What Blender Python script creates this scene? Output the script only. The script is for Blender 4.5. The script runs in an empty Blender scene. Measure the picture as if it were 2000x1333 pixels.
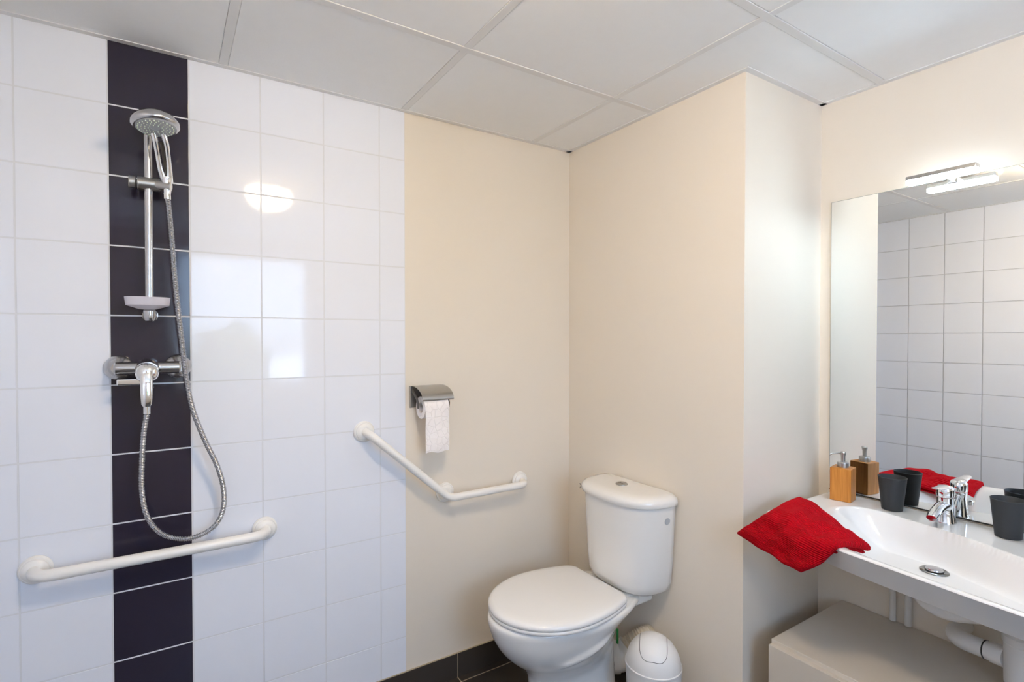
import bpy, bmesh, math, random
from mathutils import Vector, Matrix
random.seed(7)
PI = math.pi
S = bpy.context.scene
C = S.collection

# ------------------------------------------------------------------ camera
cam_d = bpy.data.cameras.new('camera'); cam = bpy.data.objects.new('camera', cam_d); C.objects.link(cam)
YAW, PITCH, ROLL = math.radians(32.0256), math.radians(-0.7786), math.radians(-0.0468)
fw = Vector((math.sin(YAW)*math.cos(PITCH), math.cos(YAW)*math.cos(PITCH), math.sin(PITCH)))
rt = Vector((math.cos(YAW), -math.sin(YAW), 0)); up = rt.cross(fw)
r2 = rt*math.cos(ROLL)+up*math.sin(ROLL); u2 = up*math.cos(ROLL)-rt*math.sin(ROLL)
M = Matrix.Identity(4)
for i in range(3):
    M[i][0], M[i][1], M[i][2] = r2[i], u2[i], -fw[i]
M[0][3], M[1][3], M[2][3] = 0.1423, -1.8361, 1.3645
cam.matrix_world = M
cam_d.sensor_fit = 'HORIZONTAL'; cam_d.sensor_width = 36.0
cam_d.lens = 1014.23/2000*36.0
cam_d.shift_x = (1000-963.74)/2000; cam_d.shift_y = (674.27-666.5)/2000
cam_d.clip_start = 0.02
S.camera = cam

# ------------------------------------------------------------------ room sizes
ZC = 2.211            # ceiling
XL = -0.285           # tiled wall at the left
XB = 1.702            # face of the boxed-in column behind the toilet
XD = 2.1716           # mirror wall
YC = -0.8544          # side of the column
YF = -2.90            # window wall behind the camera
LAMP = (0.630, -1.30)  # ceiling lamp

# ------------------------------------------------------------------ view, world, light
S.view_settings.view_transform = 'Standard'; S.view_settings.look = 'None'
S.view_settings.gamma = 1.0; S.view_settings.use_curve_mapping = False
S.view_settings.exposure = 1.80
W = bpy.data.worlds.new('sky'); S.world = W; W.use_nodes = True
wn = W.node_tree; wn.nodes.clear()
wo = wn.nodes.new('ShaderNodeOutputWorld'); wb = wn.nodes.new('ShaderNodeBackground')
wc = wn.nodes.new('ShaderNodeTexCoord'); ws = wn.nodes.new('ShaderNodeSeparateXYZ'); wr = wn.nodes.new('ShaderNodeValToRGB')
wn.links.new(wc.outputs['Generated'], ws.inputs[0]); wn.links.new(ws.outputs['Z'], wr.inputs[0])
wr.color_ramp.elements[0].position = 0.0; wr.color_ramp.elements[0].color = (0.45, 0.58, 0.75, 1)
wr.color_ramp.elements[1].position = 0.02; wr.color_ramp.elements[1].color = (0.52, 0.72, 1.0, 1)
e = wr.color_ramp.elements.new(1.0); e.color = (0.38, 0.58, 1.0, 1)
wn.links.new(wr.outputs[0], wb.inputs[0]); wb.inputs[1].default_value = 3.0
wn.links.new(wb.outputs[0], wo.inputs[0])

def area(name, loc, rot, sx, sy, power, col, portal=False):
    d = bpy.data.lights.new(name, 'AREA'); d.shape = 'RECTANGLE'; d.size = sx; d.size_y = sy
    d.energy = power; d.color = col
    if portal: d.cycles.is_portal = True
    o = bpy.data.objects.new(name, d); C.objects.link(o); o.location = loc; o.rotation_euler = rot
    return o
area('window_portal', (0.70, YF-0.10, 1.52), (-PI/2, 0, 0), 1.06, 1.14, 10, (1, 1, 1), True)
sd = bpy.data.lights.new('bounce_sun', 'SUN'); sd.energy = 19.0; sd.color = (1.0, 0.97, 0.92); sd.angle = math.radians(0.6)
so = bpy.data.objects.new('bounce_sun', sd); C.objects.link(so); so.rotation_euler = (math.radians(-38), math.radians(20), 0)  # added sun: lights the ground outside so it bounces light to the ceiling
S.cycles.max_bounces = 10; S.cycles.diffuse_bounces = 6; S.cycles.glossy_bounces = 6
S.cycles.caustics_reflective = False; S.cycles.caustics_refractive = False
S.cycles.sample_clamp_indirect = 6.0
S.cycles.use_denoising = True

# ------------------------------------------------------------------ materials
def nodes(name):
    m = bpy.data.materials.new(name); m.use_nodes = True
    n = m.node_tree; b = n.nodes['Principled BSDF']
    return m, n, b
def mat(name, col, rough=0.5, metal=0.0, spec=0.5, bump=None, coat=0.0, trans=0.0, sss=0.0, ior=None, vary=None, sheen=0.0):
    m, n, b = nodes(name)
    b.inputs['Base Color'].default_value = (*col, 1); b.inputs['Roughness'].default_value = rough
    b.inputs['Metallic'].default_value = metal; b.inputs['Specular IOR Level'].default_value = spec
    b.inputs['Coat Weight'].default_value = coat; b.inputs['Transmission Weight'].default_value = trans
    b.inputs['Sheen Weight'].default_value = sheen
    if ior: b.inputs['IOR'].default_value = ior
    if sss: b.inputs['Subsurface Weight'].default_value = sss; b.inputs['Subsurface Scale'].default_value = 0.01
    if bump or vary:
        tc = n.nodes.new('ShaderNodeTexCoord')
    if bump:
        nz = n.nodes.new('ShaderNodeTexNoise'); nz.inputs['Scale'].default_value = bump[0]; nz.inputs['Detail'].default_value = 4
        bp = n.nodes.new('ShaderNodeBump'); bp.inputs['Strength'].default_value = bump[1]; bp.inputs['Distance'].default_value = bump[2]
        n.links.new(tc.outputs['Object'], nz.inputs['Vector']); n.links.new(nz.outputs['Fac'], bp.inputs['Height'])
        n.links.new(bp.outputs[0], b.inputs['Normal'])
    if vary:
        nv = n.nodes.new('ShaderNodeTexNoise'); nv.inputs['Scale'].default_value = vary[0]; nv.inputs['Detail'].default_value = 3
        mx = n.nodes.new('ShaderNodeMix'); mx.data_type = 'RGBA'
        mx.inputs[6].default_value = (*col, 1); mx.inputs[7].default_value = (*vary[1], 1)
        n.links.new(tc.outputs['Object'], nv.inputs['Vector']); n.links.new(nv.outputs['Fac'], mx.inputs[0])
        n.links.new(mx.outputs[2], b.inputs['Base Color'])
    return m
def emit(name, col, strength, base=(0.8, 0.8, 0.8)):
    m, n, b = nodes(name)
    b.inputs['Base Color'].default_value = (*base, 1); b.inputs['Roughness'].default_value = 0.4
    b.inputs['Emission Color'].default_value = (*col, 1); b.inputs['Emission Strength'].default_value = strength
    return m

m_paint = mat('cream_wall_paint', (0.775, 0.70, 0.595), 0.62, bump=(260, 0.10, 0.0006))
m_ceil = mat('ceiling_panel_white', (0.87, 0.875, 0.87), 0.85, bump=(160, 0.25, 0.0008), vary=(30, (0.85, 0.85, 0.845)))
m_tbar = mat('ceiling_bar_enamel', (0.76, 0.755, 0.745), 0.5)
m_tile = mat('white_glazed_tile', (0.80, 0.82, 0.88), 0.06, spec=0.38, bump=(9, 0.05, 0.004))
m_black = mat('black_glazed_tile', (0.026, 0.022, 0.038), 0.10, spec=0.5, bump=(14, 0.06, 0.003))
m_grout = mat('pale_grout', (0.70, 0.71, 0.74), 0.8)
m_floor_grout = mat('beige_floor_grout', (0.46, 0.37, 0.26), 0.85)
m_floor = mat('dark_floor_tile', (0.040, 0.034, 0.030), 0.38, bump=(60, 0.2, 0.001), vary=(6, (0.055, 0.045, 0.038)))
m_chrome = mat('chrome', (0.86, 0.87, 0.88), 0.07, 1.0)
m_chrome_dull = mat('worn_chrome', (0.56, 0.56, 0.57), 0.18, 1.0)
m_steel = mat('brushed_steel', (0.48, 0.47, 0.45), 0.30, 1.0)
m_drain = mat('dark_worn_chrome', (0.30, 0.31, 0.31), 0.22, 1.0)
m_hose = mat('metal_hose', (0.44, 0.45, 0.48), 0.25, 1.0)
m_darkm = mat('dark_metal_and_gap', (0.10, 0.09, 0.08), 0.3, 0.8)
m_enamel = mat('white_rail_coating', (0.83, 0.81, 0.77), 0.28)
m_ceramic = mat('white_ceramic', (0.80, 0.785, 0.75), 0.07, spec=0.5, coat=0.3)
m_seat = mat('white_toilet_seat', (0.80, 0.785, 0.76), 0.16)
m_basin = mat('washbasin_ceramic', (0.80, 0.79, 0.775), 0.07, spec=0.5, coat=0.3)
m_plastic = mat('white_plastic', (0.76, 0.75, 0.73), 0.30)
m_pipe = mat('white_pipe_plastic', (0.72, 0.70, 0.66), 0.4)
m_pipe_warm = mat('cream_pipe_plastic', (0.76, 0.68, 0.55), 0.4)
m_cab = mat('cream_cabinet_lacquer', (0.60, 0.54, 0.455), 0.38)
m_cup = mat('charcoal_matt_plastic', (0.030, 0.033, 0.036), 0.55, spec=0.35)
m_face = mat('shower_face_grey', (0.42, 0.44, 0.46), 0.35)
m_nozzle = mat('pale_rubber_nozzles', (0.70, 0.78, 0.62), 0.5)
def frosted():
    m, n, b = nodes('frosted_clear_plastic'); b.inputs['Base Color'].default_value = (0.90, 0.88, 0.94, 1); b.inputs['Roughness'].default_value = 0.35
    tl = n.nodes.new('ShaderNodeBsdfTranslucent'); tl.inputs[0].default_value = (0.92, 0.90, 0.96, 1)
    tr = n.nodes.new('ShaderNodeBsdfTransparent'); a = n.nodes.new('ShaderNodeMixShader'); c = n.nodes.new('ShaderNodeMixShader')
    a.inputs[0].default_value = 0.45; c.inputs[0].default_value = 0.30
    n.links.new(b.outputs[0], a.inputs[1]); n.links.new(tl.outputs[0], a.inputs[2]); n.links.new(a.outputs[0], c.inputs[1]); n.links.new(tr.outputs[0], c.inputs[2])
    n.links.new(c.outputs[0], n.nodes['Material Output'].inputs['Surface']); return m
m_dish = frosted()
def paper():
    m, n, b = nodes('embossed_paper'); b.inputs['Base Color'].default_value = (0.88, 0.83, 0.81, 1); b.inputs['Roughness'].default_value = 0.9
    tc = n.nodes.new('ShaderNodeTexCoord'); vo = n.nodes.new('ShaderNodeTexVoronoi'); vo.feature = 'DISTANCE_TO_EDGE'; vo.inputs['Scale'].default_value = 42
    cr = n.nodes.new('ShaderNodeValToRGB'); cr.color_ramp.elements[1].position = 0.10
    bp = n.nodes.new('ShaderNodeBump'); bp.inputs['Strength'].default_value = 1.0; bp.inputs['Distance'].default_value = 0.0009
    n.links.new(tc.outputs['Object'], vo.inputs['Vector']); n.links.new(vo.outputs['Distance'], cr.inputs[0]); n.links.new(cr.outputs[0], bp.inputs['Height']); n.links.new(bp.outputs[0], b.inputs['Normal'])
    return m
m_paper = paper()
m_green = mat('green_plastic', (0.01, 0.22, 0.03), 0.4)
m_rust = mat('brown_metal', (0.10, 0.05, 0.025), 0.6, 0.3)
m_black_rubber_gap = mat('black_rubber_and_gap', (0.02, 0.02, 0.02), 0.6)  # rubber parts; also the painted shade in the mirror and drain gaps
m_mirror = mat('mirror_silver', (0.93, 0.95, 0.945), 0.0, 1.0)
m_mirror_edge = mat('mirror_edge', (0.14, 0.18, 0.16), 0.3)
def pane_glass():
    m, n, b = nodes('window_glass'); n.nodes.remove(b)
    tr = n.nodes.new('ShaderNodeBsdfTransparent'); gl = n.nodes.new('ShaderNodeBsdfGlossy'); gl.inputs['Roughness'].default_value = 0.02
    mx = n.nodes.new('ShaderNodeMixShader'); mx.inputs[0].default_value = 0.06
    n.links.new(tr.outputs[0], mx.inputs[1]); n.links.new(gl.outputs[0], mx.inputs[2])
    n.links.new(mx.outputs[0], n.nodes['Material Output'].inputs['Surface'])
    return m
m_glass = pane_glass()
m_leaf = mat('outdoor_foliage', (0.03, 0.055, 0.02), 0.8)
m_ground = mat('outdoor_bounce_ground', (0.50, 0.56, 0.64), 0.9)  # colour made pale and bluish to bounce cool light up to the ceiling
m_window_frame = mat('white_window_frame', (0.75, 0.77, 0.8), 0.35)
m_tube = emit('led_tube_glow', (0.72, 0.88, 1.0), 68.0)
m_tube_dim = emit('led_tube_back_glow', (0.74, 0.88, 1.0), 9.0)
m_lamp = emit('ceiling_lamp_glow', (1.0, 0.79, 0.53), 24.0)

# bamboo: fine vertical grain
def bamboo():
    m, n, b = nodes('bamboo')
    tc = n.nodes.new('ShaderNodeTexCoord'); mp = n.nodes.new('ShaderNodeMapping'); mp.inputs['Scale'].default_value = (60, 60, 3)
    nz = n.nodes.new('ShaderNodeTexNoise'); nz.inputs['Scale'].default_value = 3.0; nz.inputs['Detail'].default_value = 4
    cr = n.nodes.new('ShaderNodeValToRGB')
    cr.color_ramp.elements[0].position = 0.3; cr.color_ramp.elements[0].color = (0.46, 0.165, 0.022, 1)
    cr.color_ramp.elements[1].position = 0.7; cr.color_ramp.elements[1].color = (0.64, 0.27, 0.05, 1)
    n.links.new(tc.outputs['Object'], mp.inputs[0]); n.links.new(mp.outputs[0], nz.inputs['Vector'])
    n.links.new(nz.outputs['Fac'], cr.inputs[0]); n.links.new(cr.outputs[0], b.inputs['Base Color'])
    b.inputs['Roughness'].default_value = 0.42
    return m
m_bamboo = bamboo()
def towel_mat():
    m, n, b = nodes('red_terry_cloth')
    b.inputs['Base Color'].default_value = (0.60, 0.001, 0.010, 1); b.inputs['Roughness'].default_value = 0.95
    b.inputs['Specular IOR Level'].default_value = 0.1; b.inputs['Sheen Weight'].default_value = 0.05
    b.inputs['Sheen Tint'].default_value = (1, 0.2, 0.25, 1)
    tc = n.nodes.new('ShaderNodeTexCoord'); wv = n.nodes.new('ShaderNodeTexWave')
    wv.bands_direction = 'Y'; wv.inputs['Scale'].default_value = 15; wv.inputs['Distortion'].default_value = 1.2
    wv.inputs['Detail'].default_value = 2; wv.inputs['Detail Scale'].default_value = 2
    nz = n.nodes.new('ShaderNodeTexNoise'); nz.inputs['Scale'].default_value = 700
    ad = n.nodes.new('ShaderNodeMath'); ad.operation = 'MULTIPLY_ADD'; ad.inputs[1].default_value = 0.6
    bp = n.nodes.new('ShaderNodeBump'); bp.inputs['Strength'].default_value = 1.0; bp.inputs['Distance'].default_value = 0.0040
    n.links.new(tc.outputs['UV'], wv.inputs['Vector']); n.links.new(tc.outputs['Object'], nz.inputs['Vector'])
    n.links.new(nz.outputs['Fac'], ad.inputs[0]); n.links.new(wv.outputs['Fac'], ad.inputs[2])
    n.links.new(ad.outputs[0], bp.inputs['Height']); n.links.new(bp.outputs[0], b.inputs['Normal'])
    return m
m_towel = towel_mat()

# ------------------------------------------------------------------ geometry helpers
class MB:
    def __init__(s): s.v = []; s.f = []
    def add(s, v, f):
        o = len(s.v); s.v += [tuple(p) for p in v]; s.f += [[i+o for i in q] for q in f]; return s
    def bm_add(s, bm, mx=None):
        bm.verts.ensure_lookup_table()
        v = [(mx @ p.co) if mx else p.co.copy() for p in bm.verts]
        s.add(v, [[q.index for q in f.verts] for f in bm.faces]); bm.free(); return s
    def box(s, lo, hi, bev=0.0, seg=2, mx=None):
        bm = bmesh.new(); bmesh.ops.create_cube(bm, size=1)
        sz = [hi[i]-lo[i] for i in range(3)]; c = [(hi[i]+lo[i])/2 for i in range(3)]
        for p in bm.verts: p.co = Vector((p.co[i]*sz[i]+c[i] for i in range(3)))
        if bev: bmesh.ops.bevel(bm, geom=list(bm.edges), offset=bev, segments=seg, profile=0.5, affect='EDGES')
        bm.verts.index_update(); return s.bm_add(bm, mx)
    def lathe(s, prof, seg=32, mx=None, cap0=True, cap1=True, sx=1, sy=1):
        v = []; f = []; n = len(prof)
        for (r, z) in prof:
            for k in range(seg):
                a = 2*PI*k/seg; p = Vector((r*math.cos(a)*sx, r*math.sin(a)*sy, z)); v.append(mx @ p if mx else p)
        for i in range(n-1):
            for k in range(seg):
                k2 = (k+1) % seg; f.append([i*seg+k, i*seg+k2, (i+1)*seg+k2, (i+1)*seg+k])
        if cap0: f.append([k for k in range(seg)][::-1])
        if cap1: f.append([(n-1)*seg+k for k in range(seg)])
        return s.add(v, f)
    def tube(s, pts, r, seg=16, caps=True, radii=None, flat=None):
        pts = [Vector(p) for p in pts]; n = len(pts)
        tan = [(pts[min(i+1, n-1)]-pts[max(i-1, 0)]).normalized() for i in range(n)]
        a = Vector((0, 0, 1)) if abs(tan[0].z) < 0.9 else Vector((1, 0, 0))
        nr = (a-tan[0]*a.dot(tan[0])).normalized(); v = []; f = []
        for i in range(n):
            nr = (nr-tan[i]*nr.dot(tan[i])).normalized(); bn = tan[i].cross(nr)
            rr = radii[i] if radii else r; fl = flat if flat else 1.0
            for k in range(seg):
                t = 2*PI*k/seg; v.append(pts[i]+nr*math.cos(t)*rr+bn*math.sin(t)*rr*fl)
        for i in range(n-1):
            for k in range(seg):
                k2 = (k+1) % seg; f.append([i*seg+k, i*seg+k2, (i+1)*seg+k2, (i+1)*seg+k])
        if caps: f.append(list(range(seg))[::-1]); f.append([(n-1)*seg+k for k in range(seg)])
        return s.add(v, f)
    def loft(s, rings, cap0=True, cap1=True, closed=True):
        m = len(rings[0]); v = [p for r in rings for p in r]; f = []
        for i in range(len(rings)-1):
            for k in range(m if closed else m-1):
                k2 = (k+1) % m; f.append([i*m+k, i*m+k2, (i+1)*m+k2, (i+1)*m+k])
        if cap0: f.append(list(range(m))[::-1])
        if cap1: f.append([(len(rings)-1)*m+k for k in range(m)])
        return s.add(v, f)
    def obj(s, name, m, parent=None, smooth=35, sub=0):
        me = bpy.data.meshes.new(name); me.from_pydata(s.v, [], s.f); me.materials.append(m)
        bm = bmesh.new(); bm.from_mesh(me); bmesh.ops.recalc_face_normals(bm, faces=bm.faces); bm.to_mesh(me); bm.free()
        if smooth:
            me.polygons.foreach_set('use_smooth', [True]*len(me.polygons)); me.set_sharp_from_angle(angle=math.radians(smooth))
        o = bpy.data.objects.new(name, me); C.objects.link(o)
        if sub:
            md = o.modifiers.new('subdivision', 'SUBSURF'); md.levels = sub; md.render_levels = sub
        if smooth and smooth <= 40 and not sub:
            md = o.modifiers.new('face_normals', 'WEIGHTED_NORMAL'); md.keep_sharp = True; md.weight = 100
        if parent:
            o.parent = parent; o.matrix_parent_inverse = parent.matrix_world.inverted()
        me.update(); return o

def tag(o, label, cat, group=None):
    o['label'] = label; o['category'] = cat
    if group: o['group'] = group
    return o
def thing(name, loc, label, cat, group=None):
    o = bpy.data.objects.new(name, None); C.objects.link(o); o.location = loc; o.empty_display_size = 0.05
    o.matrix_world = Matrix.Translation(loc)
    return tag(o, label, cat, group)
def struct(o): o['kind'] = 'structure'; return o
def T(x, y, z): return Matrix.Translation((x, y, z))
def align(loc, d):      # z axis of a lathe turned to direction d
    return Matrix.Translation(loc) @ Vector(d).to_track_quat('Z', 'Y').to_matrix().to_4x4()
def spline(P, n):       # Catmull-Rom
    P = [Vector(p) for p in P]; P = [P[0]*2-P[1]]+P+[P[-1]*2-P[-2]]; out = []
    for i in range(1, len(P)-2):
        for k in range(n):
            t = k/n; a, b, c, d = P[i-1], P[i], P[i+1], P[i+2]
            out.append(0.5*((2*b)+(c-a)*t+(2*a-5*b+4*c-d)*t*t+(3*b-a-3*c+d)*t**3))
    out.append(P[-2]); return out
def resample(pts, step):
    out = [pts[0]]; acc = 0.0
    for i in range(1, len(pts)):
        a, b = pts[i-1], pts[i]; L = (b-a).length
        while acc+L >= step:
            t = (step-acc)/L; a = a+(b-a)*t; out.append(a.copy()); L = (b-a).length; acc = 0.0
        acc += L
    return out
def lerp_tab(tab, x):   # tab sorted by x ascending
    if x <= tab[0][0]: return tab[0][1]
    for (x0, y0), (x1, y1) in zip(tab, tab[1:]):
        if x <= x1: return y0+(y1-y0)*(x-x0)/(x1-x0)
    return tab[-1][1]
def ss(t): t = max(0.0, min(1.0, t)); return t*t*(3-2*t)

# ------------------------------------------------------------------ the room
fl = MB().box((XL-0.1, YF-0.1, -0.10), (XD+0.1, 0.1, -0.0015)).obj('floor', m_floor_grout, smooth=0); struct(fl)
ft = MB(); g = 0.0022
xs = [1.117+0.4465*k for k in range(-4, 4)]; ys = [0.0, -0.036]+[-0.036-0.45*k for k in range(1, 8)]
for i in range(len(xs)-1):
    for j in range(len(ys)-1):
        a, b = max(xs[i]+g, XL), min(xs[i+1]-g, XD); c, d2 = max(ys[j+1]+g, YF), ys[j]-g
        if b > a and d2 > c: ft.box((a, c, -0.004), (b, d2, 0.0), 0.0008, 1)
ft.obj('floor_tiles', m_floor, fl, 30)

MB().box((XL-0.1, 0.002, 0), (XD+0.1, 0.12, ZC+0.1)).obj('wall_back', m_paint, smooth=0)
wb_o = bpy.data.objects['wall_back']; struct(wb_o)
struct(MB().box((XD, YF-0.1, 0), (XD+0.1, 0.0, ZC+0.1)).obj('wall_right', m_paint, smooth=0))
wl = struct(MB().box((XL-0.1, YF-0.1, 0), (XL-0.006, 0.0, ZC+0.1)).obj('wall_left', m_grout, smooth=0))
struct(MB().box((XB, YC, 0), (XD+0.002, 0.006, ZC+0.01), 0.0015, 2).obj('wall_column', m_paint, smooth=30))
# window wall behind the camera
WX0, WX1, WZ0, WZ1 = 0.17, 1.22, 0.95, 2.08
wf = MB()
for lo, hi in [((XL, WZ0*0), (XD, WZ0)), ((XL, WZ1), (XD, ZC+0.1)), ((XL, WZ0), (WX0, WZ1)), ((WX1, WZ0), (XD, WZ1))]:
    wf.box((lo[0], YF-0.12, lo[1]), (hi[0], YF, hi[1]))
struct(wf.obj('wall_front', m_paint, smooth=0))
win = MB()
for lo, hi in [((WX0, WZ0), (WX1, WZ0+0.05)), ((WX0, WZ1-0.05), (WX1, WZ1)), ((WX0, WZ0), (WX0+0.05, WZ1)), ((WX1-0.05, WZ0), (WX1, WZ1))]:
    win.box((lo[0], YF-0.09, lo[1]), (hi[0], YF-0.03, hi[1]), 0.004, 2)
wino = struct(win.obj('window_1', m_window_frame))
MB().box((WX0+0.05, YF-0.065, WZ0+0.05), (WX1-0.05, YF-0.060, WZ1-0.05)).obj('window_pane', m_glass, wino, 0)

# ceiling: panels between bars
PX = [0.292-0.6, 0.292, 0.889, 1.487]; PY = [0.11, -0.490, -1.048, -1.648, -2.248, -2.848]
cl = struct(MB().box((XL-0.1, YF-0.1, ZC+0.012), (XD+0.1, 0.1, ZC+0.06)).obj('ceiling', m_ceil, smooth=0))
cp = MB()
xe = [XL-0.05]+PX[1:]+[XD+0.05]; ye = [0.05]+PY[1:]+[YF-0.05]
for i in range(len(xe)-1):
    for j in range(len(ye)-1):
        cp.box((xe[i]+0.0126, ye[j+1]+0.0124, ZC+0.0010+random.uniform(0, .0008)), (xe[i+1]-0.0122, ye[j]-0.0126, ZC+0.014), 0.0015, 1)
cp.obj('ceiling_panels', m_ceil, cl, 30)
tb = MB()
for x in PX[1:]: tb.box((x-0.012, YF, ZC), (x+0.012, 0.0, ZC+0.0045), 0.0006, 1)
for y in PY[1:]: tb.box((XL, y-0.012, ZC-0.0006), (XD, y+0.012, ZC+0.0042), 0.0006, 1)
struct(tb.obj('trim_1', m_tbar, smooth=30))
an = MB()   # wall angle
an.box((XL, -0.020, ZC-0.001), (XB, 0.0, ZC+0.004)); an.box((XB-0.020, YC, ZC-0.001), (XB, 0, ZC+0.004))
an.box((XB-0.020, YC-0.020, ZC-0.001), (XD, YC, ZC+0.004)); an.box((XD-0.020, YF, ZC-0.001), (XD, YC, ZC+0.004))
an.box((XL, YF, ZC-0.001), (XL+0.02, 0, ZC+0.004))
struct(an.obj('trim_2', m_tbar, smooth=30))

# wall tiles, each one set with its own tiny tilt
def tile_quadbox(mb, org, U, V, N, u0, u1, v0, v1, th=0.0055, tilt=0.0022):
    g = 0.0019
    u0 += g; u1 -= g; v0 += g; v1 -= g
    if u1-u0 < 0.004 or v1-v0 < 0.004: return
    bm = bmesh.new(); bmesh.ops.create_cube(bm, size=1)
    ta, tb_ = random.uniform(-tilt, tilt), random.uniform(-tilt, tilt)
    cu, cv = (u0+u1)/2, (v0+v1)/2
    bmesh.ops.scale(bm, vec=(u1-u0, v1-v0, th), verts=bm.verts)
    ed = [e for e in bm.edges if all(v.co.z > 0 for v in e.verts)]
    bmesh.ops.bevel(bm, geom=ed, offset=0.0011, segments=2, profile=0.5, affect='EDGES')
    mx = Matrix((( U[0], V[0], N[0], 0), (U[1], V[1], N[1], 0), (U[2], V[2], N[2], 0), (0, 0, 0, 1)))
    for v in bm.verts:
        w = v.co.z+th/2
        w = w + (ta*v.co.x+tb_*v.co.y)*(1 if v.co.z > 0 else 0)
        v.co = Vector(org)+Vector(U)*(v.co.x+cu)+Vector(V)*(v.co.y+cv)+Vector(N)*(w-th)
    bm.verts.index_update(); mb.bm_add(bm)
rows = [0.096, 0.23]+[0.23+0.2*k for k in range(1, 10)]+[ZC+0.004]
cols = [XL, -0.2, 0.0, 0.2, 0.4, 0.6, 0.8, 0.899]
wt, bt = MB(), MB()
for i in range(len(cols)-1):
    for j in range(len(rows)-1):
        tile_quadbox(bt if i == 2 else wt, (0, 0, 0), (1, 0, 0), (0, 0, 1), (0, -1, 0), cols[i], cols[i+1], rows[j], rows[j+1])
wt.obj('wall_tiles', m_tile, wb_o, 40); bt.obj('accent_tiles', m_black, wb_o, 40)
MB().box((XL, 0.0008, 0.09), (0.8985, 0.01, ZC)).obj('grout_bed', m_grout, wb_o, 0)
lt = MB(); lrows = [0.0]+[0.193+0.2*k for k in range(11)]; lrows = [z for z in lrows if z < ZC-0.02]+[ZC+0.004]
lcols = [-0.006, -0.063]+[-0.063-0.2*k for k in range(1, 14)]+[YF]
for i in range(len(lcols)-1):
    for j in range(len(lrows)-1):
        tile_quadbox(lt, (XL, 0, 0), (0, -1, 0), (0, 0, 1), (1, 0, 0), -lcols[i], -lcols[i+1], lrows[j], lrows[j+1])
lt.obj('wall_tiles', m_tile, wl, 40)
# dark tile skirting
def skirt(name, axis, a, b, fixed, joints):
    mb = MB(); cuts = sorted([a]+[j for j in joints if a < j < b]+[b])
    for p, q in zip(cuts, cuts[1:]):
        if axis == 'x': mb.box((p+0.0015, fixed-0.009, 0.0), (q-0.0015, fixed, 0.096), 0.0012, 2)
        else: mb.box((fixed-0.009, p+0.0015, 0.0), (fixed, q-0.0015, 0.096), 0.0012, 2)
    o = struct(mb.obj(name, m_floor)); 
    gm = MB()
    if axis == 'x': gm.box((a, fixed-0.007, 0.0), (b, fixed+0.001, 0.0975))
    else: gm.box((fixed-0.007, a, 0.0), (fixed+0.001, b, 0.0975))
    gm.obj('skirting_grout', m_floor_grout, o, 0)
skirt('baseboard_back', 'x', XL, XB, 0.003, [1.117-0.4465*k for k in range(4)]+[1.5635])
skirt('baseboard_right', 'y', YC, -0.008, XB, [-0.45])

# outside the window
gr = MB().box((-60, -150, -3.2), (60, YF-0.6, -3.0)).obj('ground', m_ground, smooth=0); gr['kind'] = 'structure'
def shrub(x, y, z, r, label):
    mb = MB()
    bm = bmesh.new(); bmesh.ops.create_icosphere(bm, subdivisions=4, radius=1)
    for v in bm.verts:
        n = v.co.normalized(); k = 1+0.12*math.sin(9*n.x+x)*math.sin(8*n.y)+0.10*math.sin(13*n.z+4*n.x)+random.uniform(-.05, .05)
        v.co = n*k*r; v.co.z *= 1.25
    mb.bm_add(bm, T(x, y, z)); o = mb.obj('tree', m_leaf, smooth=0)
    MB().tube([(x, y, -3.02), (x, y, z-r*0.6)], 0.12, 10).obj('trunk', m_rust, o)
    return tag(o, label, 'tree')
shrub(1.15, -9.0, 0.70, 0.70, 'dark round bush outside the window, reflected as the hump in the tiles')
shrub(2.95, -9.6, -0.75, 1.05, 'dark low bush outside the window, right of the round one')
shrub(-0.75, -9.6, -0.10, 1.05, 'dark wide bush outside the window, left of the round one')

# ------------------------------------------------------------------ lamps
t = thing('ceiling_lamp', (LAMP[0], LAMP[1], ZC), 'round warm dome lamp on the ceiling, seen as a reflection in the white tiles', 'lamp')
MB().lathe([(0.120, 0), (0.123, -0.012), (0.116, -0.022)], 40, T(LAMP[0], LAMP[1], ZC-0.001)).obj('lamp_base', m_plastic, t)
MB().lathe([(0.112, -0.020), (0.116, -0.040), (0.108, -0.072), (0.084, -0.100), (0.046, -0.116), (0.008, -0.120)], 40, T(LAMP[0], LAMP[1], ZC-0.001)).obj('lamp_shade', m_lamp, t, 60)

t = thing('mirror_lamp', (2.088, -1.23, 1.846), 'slim bright LED bar lamp clipped to the top edge of the mirror', 'lamp')
MB().box((2.070, -1.313, 1.847), (2.104, -1.147, 1.859), 0.002, 2).obj('lamp_housing', m_chrome_dull, t)
MB().box((2.073, -1.309, 1.8345), (2.099, -1.151, 1.8468), 0.004, 3).obj('lamp_tube', m_tube, t)
MB().box((2.0995, -1.312, 1.8345), (2.1025, -1.148, 1.8468), 0.001, 2).box((2.0725, -1.3125, 1.8348), (2.102, -1.3098, 1.8468), 0.001, 2).box((2.0725, -1.1502, 1.8348), (2.102, -1.1475, 1.8468), 0.001, 2).obj('diffuser_back', m_tube_dim, t)
MB().box((2.098, -1.242, 1.848), (2.1705, -1.222, 1.856), 0.001, 1).box((2.158, -1.242, 1.835), (2.1655, -1.222, 1.856), 0.001, 1).obj('mounting_arm', m_chrome, t)

t = MB().lathe([(0.10, 0), (0.102, -0.006), (0.085, -0.012), (0.078, -0.004), (0.06, -0.004), (0.055, -0.018), (0.01, -0.02)], 36, T(0.60, -0.86, ZC)).obj('ceiling_vent', m_plastic)
tag(t, 'round white air vent in the ceiling, seen only in the mirror', 'vent')

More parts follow.
